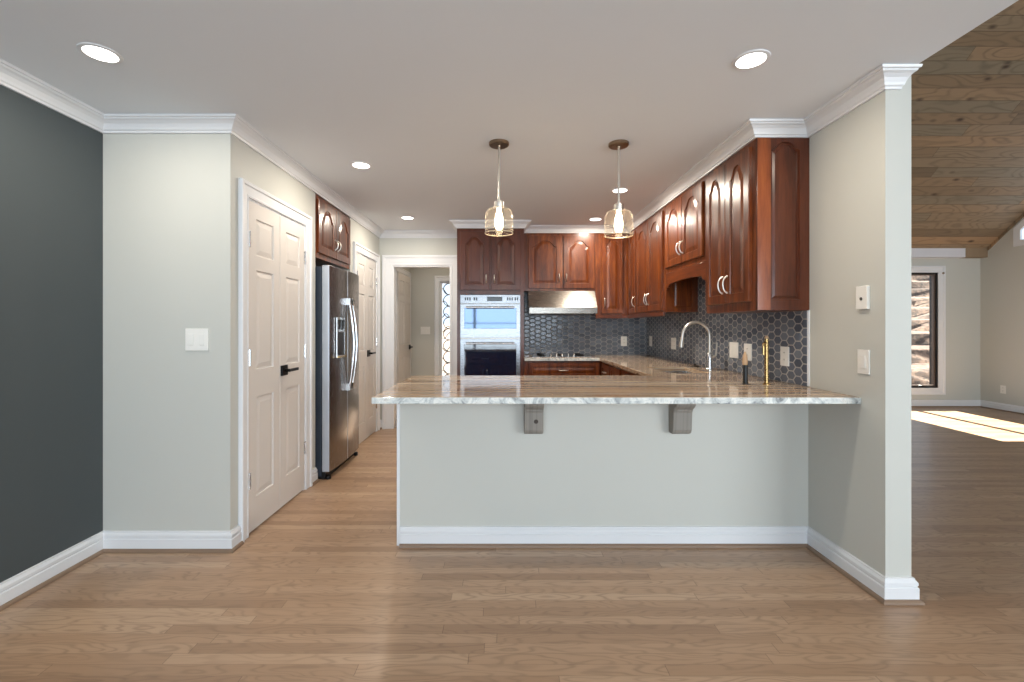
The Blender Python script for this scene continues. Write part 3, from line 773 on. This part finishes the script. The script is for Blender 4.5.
# ------------------------------------------------------------ base cabinets
def base_cab(label, F, a0, a1, bodybox, fronts, grp, mat='cherry'):
    r = thing('base_cabinet', label, 'cabinet', ((bodybox[0]+bodybox[1])/2, (bodybox[2]+bodybox[3])/2, 0), grp)
    x0, x1, y0, y1 = bodybox
    bm = Box(x0, x1, y0, y1, .10, CT0-.001)
    p = F(0, 0, -.06)-F(0, 0, 0)
    kx0, kx1, ky0, ky1 = x0+(p.x if p.x > 0 else 0), x1+(p.x if p.x < 0 else 0), y0+(p.y if p.y > 0 else 0), y1+(p.y if p.y < 0 else 0)
    box(bm, kx0, kx1, ky0, ky1, 0, .0999)
    obj('body', bm, mat, r)
    for (nm, u0, u1, v0, v1, h) in fronts: cab_door(F, u0, u1, v0, v1, .0005, r, 0, h, mat=mat, name=nm, st=.04 if nm == 'drawer' else .055, hl=.10)
FKb = frame((0, 5.06, 0), (1, 0, 0), (0, -1, 0))
base_cab('cherry base cabinet with a wide drawer under the cooktop', FKb, .22, 1.08, (.2135, 1.083, 5.06, YB-.0095),
         [('drawer', .26, 1.04, .70, .86, 'C'), ('door', .26, .645, .13, .68, 'R'), ('door', .655, 1.04, .13, .68, 'L')], 'cherry base cabinets')
FRb = frame((1.085, 0, 0), (0, 1, 0), (-1, 0, 0))
base_cab('cherry base cabinet in the kitchen corner beside the cooktop run', FRb, 4.25, 5.05, (1.085, XW, 4.21, YB-.0095),
         [('drawer', 4.25, 4.62, .70, .86, 'C'), ('drawer', 4.66, 5.02, .70, .86, 'C'), ('door', 4.25, 4.62, .13, .68, 'R'), ('door', 4.66, 5.02, .13, .68, 'L')], 'cherry base cabinets')
FPb = frame((0, 3.20, 0), (1, 0, 0), (0, 1, 0))
fr = []
for k in range(3):
    x0 = -.56+k*.54
    fr += [('drawer', x0, x0+.52, .70, .86, 'C'), ('door', x0, x0+.255, .13, .68, 'R'), ('door', x0+.265, x0+.52, .13, .68, 'L')]
base_cab('cherry base cabinet behind the half wall of the peninsula', FPb, 0, 1, (IX0+.0185, 1.083, YI+.102, 3.20), fr, 'cherry base cabinets')
# sink base built as an open box so the bowl hangs in it
r = thing('base_cabinet', 'cherry base cabinet under the sink and faucet', 'cabinet', (1.42, 3.7, 0), 'cherry base cabinets')
bm = bmesh.new()
box(bm, 1.085, 1.105, 3.203, 4.208, .10, CT0-.001); box(bm, 1.105, XW, 3.203, 3.223, .10, CT0-.001); box(bm, 1.105, XW, 4.188, 4.208, .10, CT0-.001); box(bm, 1.105, XW, 3.223, 4.188, .10, .12); box(bm, 1.145, XW, 3.203, 4.208, 0, .0999)
obj('body', bm, 'cherry', r)
cab_door(FRb, 3.27, 3.70, .13, .84, .0005, r, 0, 'R'); cab_door(FRb, 3.71, 4.14, .13, .84, .0005, r, 0, 'L')
# end panel corner block behind the half wall by the wall
r = thing('base_cabinet', 'cherry blind corner base cabinet between half wall and sink', 'cabinet', (1.42, 2.97, 0), 'cherry base cabinets')
obj('body', Box(1.0845, XR-.001, YI+.102, 3.2015, .0, CT0-.001), 'cherry', r)

# ------------------------------------------------------------ cooktop
r = thing('cooktop', 'stainless gas cooktop with a row of knobs on the back counter', 'cooktop', (.645, 5.3, .9205))
obj('tray', Box(.31, .98, 5.05, 5.56, .9203, .930), 'steel_bright', r, bev=.003)
for k in range(5):
    x_ = .515+k*.065
    obj('knob', lathe(bmesh.new(), (x_, 5.09, .930), [(.017, 0), (.016, .006), (.013, .028), (.010, .034)], 16), 'steel_bright', r, smooth=True)
for x_, y_ in ((.42, 5.24), (.42, 5.45), (.645, 5.36), (.87, 5.24), (.87, 5.45)):
    b_ = obj('burner', lathe(bmesh.new(), (x_, y_, .930), [(.045, 0), (.045, .006), (.032, .008), (.030, .016), (.012, .018)], 20), 'black_metal', r, smooth=True)

# ------------------------------------------------------------ sink and faucet
r = thing('sink', 'undermount stainless sink bowl beside the tall faucet', 'sink', (1.34, 3.715, .70))
bm = bmesh.new(); a, b, c_, d_ = SK[0]-.012, SK[1]+.012, SK[2]-.012, SK[3]+.012
def ring(i, z): return [bm.verts.new((x, y, z)) for x, y in ((a+i, c_+i), (b-i, c_+i), (b-i, d_-i), (a+i, d_-i))]
rr = [ring(-.02, .8845), ring(0, .8845), ring(.004, .74), ring(.03, .712), ring(.05, .708)]
for p_, q_ in zip(rr, rr[1:]):
    for k in range(4): bm.faces.new((p_[k], p_[(k+1) % 4], q_[(k+1) % 4], q_[k]))
bm.faces.new(rr[-1])
so = obj('bowl', bm, 'steel_bright', r); md = so.modifiers.new('s', 'SOLIDIFY'); md.thickness = .0015; md.offset = 1
obj('drain', lathe(bmesh.new(), (1.34, 3.715, .7105), [(.045, 0), (.042, .003), (.02, .001)], 24), 'nickel', r)

fx, fy = 1.645, 3.66
r = thing('faucet', 'tall brushed nickel gooseneck faucet arching over the sink', 'faucet', (fx, fy, .9205))
obj('base', lathe(bmesh.new(), (fx, fy, .9203), [(.030, 0), (.030, .006), (.024, .012), (.022, .06), (.022, .13), (.018, .138)], 24), 'steel_bright', r, smooth=True)
R_ = .108
pts = [(fx, fy, 1.055), (fx, fy, 1.12), (fx, fy, 1.19)]
for k in range(1, 17):
    q = PI*k/16; pts.append((fx-R_+R_*math.cos(q), fy, 1.19+R_*1.05*math.sin(q)))
pts.append((fx-2*R_-.003, fy, 1.175))
obj('spout', tube(bmesh.new(), pts, .0125, 14), 'nickel', r, smooth=True)
obj('spray_head', tube(bmesh.new(), [(fx-2*R_-.003, fy, 1.18), (fx-2*R_-.010, fy, 1.125), (fx-2*R_-.012, fy, 1.10)], [.014, .017, .016], 14), 'nickel', r, smooth=True)
bm = tube(bmesh.new(), [(fx+.018, fy-.01, 1.02), (fx+.042, fy-.02, 1.035), (fx+.050, fy-.022, 1.14)], [.010, .008, .006], 10)
obj('lever', bm, 'nickel', r, smooth=True)

r = thing('sink_stopper', 'small dark sink stopper lying on the counter behind the sink', 'stopper', (1.64, 3.93, .9203))
obj('disc', lathe(bmesh.new(), (1.64, 3.93, .9203), [(.034, 0), (.036, .006), (.028, .012), (.012, .016)], 24), 'knot', r, smooth=True)
obj('knob', lathe(bmesh.new(), (1.64, 3.93, .936), [(.006, 0), (.011, .006), (.006, .013)], 14), 'black', r, smooth=True)

# brass tap and black soap pump
bx_, by_ = 1.578, 2.745
r = thing('brass_tap', 'slim brushed brass filter tap standing on the counter by the tiles', 'faucet', (bx_, by_, .9203))
obj('base', lathe(bmesh.new(), (bx_, by_, .9203), [(.021, 0), (.021, .005), (.013, .010), (.011, .07)], 20), 'brass', r, smooth=True)
obj('stem', tube(bmesh.new(), [(bx_, by_, .985), (bx_, by_, 1.195)], .0115, 14), 'brass', r, smooth=True)
pts = [(bx_, by_, 1.17)]
for k in range(0, 9):
    q = PI*k/8; pts.append((bx_-.017+.017*math.cos(q)-.001, by_-.03*(1-math.cos(q))/2, 1.152+.022*math.sin(q)))
pts += [(bx_-.035, by_-.03, 1.13), (bx_-.035, by_-.03, 1.10)]
obj('spout', tube(bmesh.new(), pts, .0065, 10), 'brass', r, smooth=True)
obj('cap', lathe(bmesh.new(), (bx_, by_, 1.195), [(.010, 0), (.011, .008), (.006, .018)], 14), 'tan', r, smooth=True)
kx, ky = 1.458, 2.76
r = thing('pepper_mill', 'slim black cylinder with a tapered tan wooden top standing on the counter before the tiles', 'pepper mill', (kx, ky, .9203))
obj('body', lathe(bmesh.new(), (kx, ky, .9203), [(.018, 0), (.018, .004), (.0135, .006), (.0135, .112), (.012, .116)], 20), 'black', r, smooth=True)
obj('tip', lathe(bmesh.new(), (kx-.002, ky, 1.036), [(.014, 0), (.016, .018), (.013, .05), (.006, .075), (.002, .082)], 16), 'tan', r, smooth=True)

# ------------------------------------------------------------ switch plates and outlets
def plate(name, F, u, v, w_, h_, label, n=1, kind='rocker', grp=None):
    cat = 'light switch' if 'switch' in name else 'electrical outlet' if 'outlet' in name else 'thermostat'
    r = thing(name, label, cat, F(u, v, 0), grp)
    obj('plate', fbox(bmesh.new(), F, u-w_/2, u+w_/2, v-h_/2, v+h_/2, .0008, .007), 'plate', r, bev=.002)
    for k in range(n):
        uc = u+(k-(n-1)/2)*w_/n
        if kind == 'rocker': obj('rocker', fbox(bmesh.new(), F, uc-.016, uc+.016, v-.032, v+.032, .0072, .0105), 'plate', r, bev=.0015)
        elif kind == 'duplex':
            for dz in (-.022, .022):
                s = obj('socket', fbox(bmesh.new(), F, uc-.016, uc+.016, v+dz-.015, v+dz+.015, .0072, .009), 'plate', r, bev=.003)
                q = bmesh.new()
                for du in (-.006, .006): fbox(q, F, uc+du-.0012, uc+du+.0012, v+dz-.004, v+dz+.006, .0092, .0096)
                obj('slots', q, 'slot', s)
    return r
FN = frame((0, YN, 0), (1, 0, 0), (0, -1, 0))
plate('light_switch', FN, -1.744, 1.195, .13, .125, 'white double rocker light switch on the pale wall beside the slate wall', 2)
FRw = frame((XR, 0, 0), (0, 1, 0), (-1, 0, 0))
plate('light_switch', FRw, 2.228, 1.097, .073, .12, 'white rocker switch on the wall end above the countertop tip', 1)
r = thing('thermostat', 'small white thermostat above the rocker switch on the wall end', 'thermostat', (XR, 2.243, 1.41))
obj('case', fbox(bmesh.new(), FRw, 2.192, 2.264, 1.353, 1.468, .0008, .016), 'plate', r, bev=.003)
obj('dial', lathe(bmesh.new(), FRw(2.228, 1.405, .0162), [(.008, 0), (.007, .003)], 14, (-1, 0, 0)), 'slot', r)
FRt = frame((XR-.008, 0, 0), (0, 1, 0), (-1, 0, 0))
g = 'white plates on the grey hexagon tile'
plate('outlet', FRt, 2.843, 1.083, .085, .12, 'white outlet plate on hexagon tile, closest to the tile edge', 1, 'duplex', g)
plate('outlet', FRt, 3.275, 1.085, .10, .12, 'white outlet plate on hexagon tile behind the black cylinder', 1, 'duplex', g)
plate('light_switch', FRt, 3.475, 1.088, .13, .12, 'white double switch plate on hexagon tile beside the faucet', 2, 'rocker', g)
plate('outlet', FRt, 4.72, 1.09, .13, .12, 'white plate on hexagon tile seen under the faucet arch', 2, 'duplex', g)
plate('outlet', FRt, 5.46, 1.09, .09, .12, 'white plate on the sink wall tile nearest the kitchen corner', 1, 'duplex', g)
FBt = frame((0, YB-.008, 0), (1, 0, 0), (0, -1, 0))
plate('outlet', FBt, 1.471, 1.085, .075, .12, 'white outlet on the cooktop wall tile under the corner cabinet', 1, 'duplex', g)
plate('outlet', FE, 6.82, .32, .075, .12, 'white outlet low on the great room side wall', 1, 'duplex')
plate('light_switch', FH, -1.26, 1.20, .15, .12, 'triple white switch on the hall wall beyond the doorway', 3)

# ------------------------------------------------------------ pendants and downlights
def pendant(x, y, label, dz=0):
    r = thing('pendant_lamp', label, 'pendant lamp', (x, y, CH), 'glass pendant lamps over the peninsula')
    obj('canopy', lathe(bmesh.new(), (x, y, CH-.0005), [(.064, 0), (.064, -.014), (.059, -.019), (.012, -.021), (.010, -.030)], 32), 'bronze', r, smooth=True)
    zs = 2.022+dz
    obj('stem', tube(bmesh.new(), [(x, y, CH-.03), (x, y, zs+.05)], .0068, 10), 'nickel', r, smooth=True)
    obj('socket_cup', lathe(bmesh.new(), (x, y, zs), [(.030, -.002), (.031, .002), (.031, .040), (.027, .042), (.009, .044), (.009, .052)], 24), 'nickel', r, smooth=True)
    R1 = .089
    prof = [(.030, zs+.002), (.052, zs-.001), (.071, zs-.010), (.083, zs-.026), (R1, zs-.048), (R1, zs-.158)]
    bm = lathe(bmesh.new(), (x, y, 0), prof, 40, cap=False)
    s = obj('glass_shade', bm, 'shade', r, smooth='all')
    q = bmesh.new()
    tube(q, [(x+R1*math.cos(a*PI/20), y+R1*math.sin(a*PI/20), zs-.159) for a in range(41)], .0028, 8, cap=False)
    obj('rim', q, 'rimglass', s, smooth=True)
    b_ = obj('bulb', lathe(bmesh.new(), (x, y, 0), [(.013, zs-.002), (.014, zs-.02), (.022, zs-.045), (.027, zs-.08), (.025, zs-.115), (.014, zs-.137), (.002, zs-.142)], 20), 'bulb', r, smooth=True)
    light('pendant_glow', 'POINT', (0, 0, zs-.08-CH), (0, 0, 0), 15, (1, .93, .84), parent=r, shadow_soft_size=.026)
pendant(-.038, 2.90, 'clear glass pendant lamp hanging before the oven tower')
pendant(.727, 2.91, 'clear glass pendant lamp nearer the sink wall cabinets', -.012)

def downlight(x, y, label, e=14, col=(1, .90, .76)):
    r = thing('recessed_light', label, 'ceiling light', (x, y, CH), 'recessed ceiling lights')
    bm = lathe(bmesh.new(), (x, y, CH), [(.060, -.006), (.060, -.0005), (.076, -.0005), (.074, -.004), (.060, -.006)], 36, cap=False)
    obj('trim_ring', bm, 'trim', r, smooth=True)
    obj('lens', lathe(bmesh.new(), (x, y, CH), [(.0598, -.0005), (.0598, -.004)], 36), 'lens', r)
    light('downlight', 'AREA', (0, 0, -.008), (0, 0, 0), e, col, parent=r, shape='DISK', size=.11)
downlight(-1.73, 1.947, 'lit recessed ceiling light in the slate wall corner of the ceiling', 9, (1, .92, .80))
downlight(1.078, 1.994, 'lit recessed ceiling light in front of the end cabinet crown', 10, (1, .90, .76))
downlight(-1.044, 3.30, 'lit recessed ceiling light in front of the refrigerator', 10)
downlight(-1.05, 4.90, 'lit recessed ceiling light before the hall doorway', 12)
downlight(.988, 3.91, 'lit recessed ceiling light behind the pendant lamp stem', 17)
downlight(.988, 4.967, 'lit recessed ceiling light close to the hood cabinet', 13)
downlight(-.9, 6.5, 'unseen recessed ceiling light added inside the hall', 3.5, (1, .82, .62))  # out of view, put in to light the hall
for xx in (-1.73, 1.078): downlight(xx, -.6, 'recessed ceiling light behind the viewer', 16, (1, .93, .82)) if False else None

# ------------------------------------------------------------ outside
bm = bmesh.new(); nx, ny = 60, 300; V = []
for j in range(ny+1):
    y = 7.6+(j/ny)**1.5*34; row = []
    for i in range(nx+1):
        x = -14+54*i/nx
        q = max(0, min(1, (x+1)/7)); sl = (.05+.27*q)*max(.2, min(1, 1-(x-19)/9))
        nz = noise.noise(Vector((x*.25, y*.2, 0)))
        k = (y-7.6)/1.15+nz*1.3+.04*x; st = math.floor(k)+min(1, (k-math.floor(k))/.10)  # invented terrace steps, shaped so the hill shows stripes of shade
        yy = (st)*1.15
        z = -.25+sl*(.35*(y-7.6)+.65*yy)*1.0+.05*noise.noise(Vector((x*1.3, y*1.3, 3)))
        row.append(bm.verts.new((x, y, z)))
    V.append(row)
for j in range(ny):
    for i in range(nx): bm.faces.new((V[j][i], V[j][i+1], V[j+1][i+1], V[j+1][i]))
o = structure('ground_outside', bm, 'leaf_hill', smooth='all')
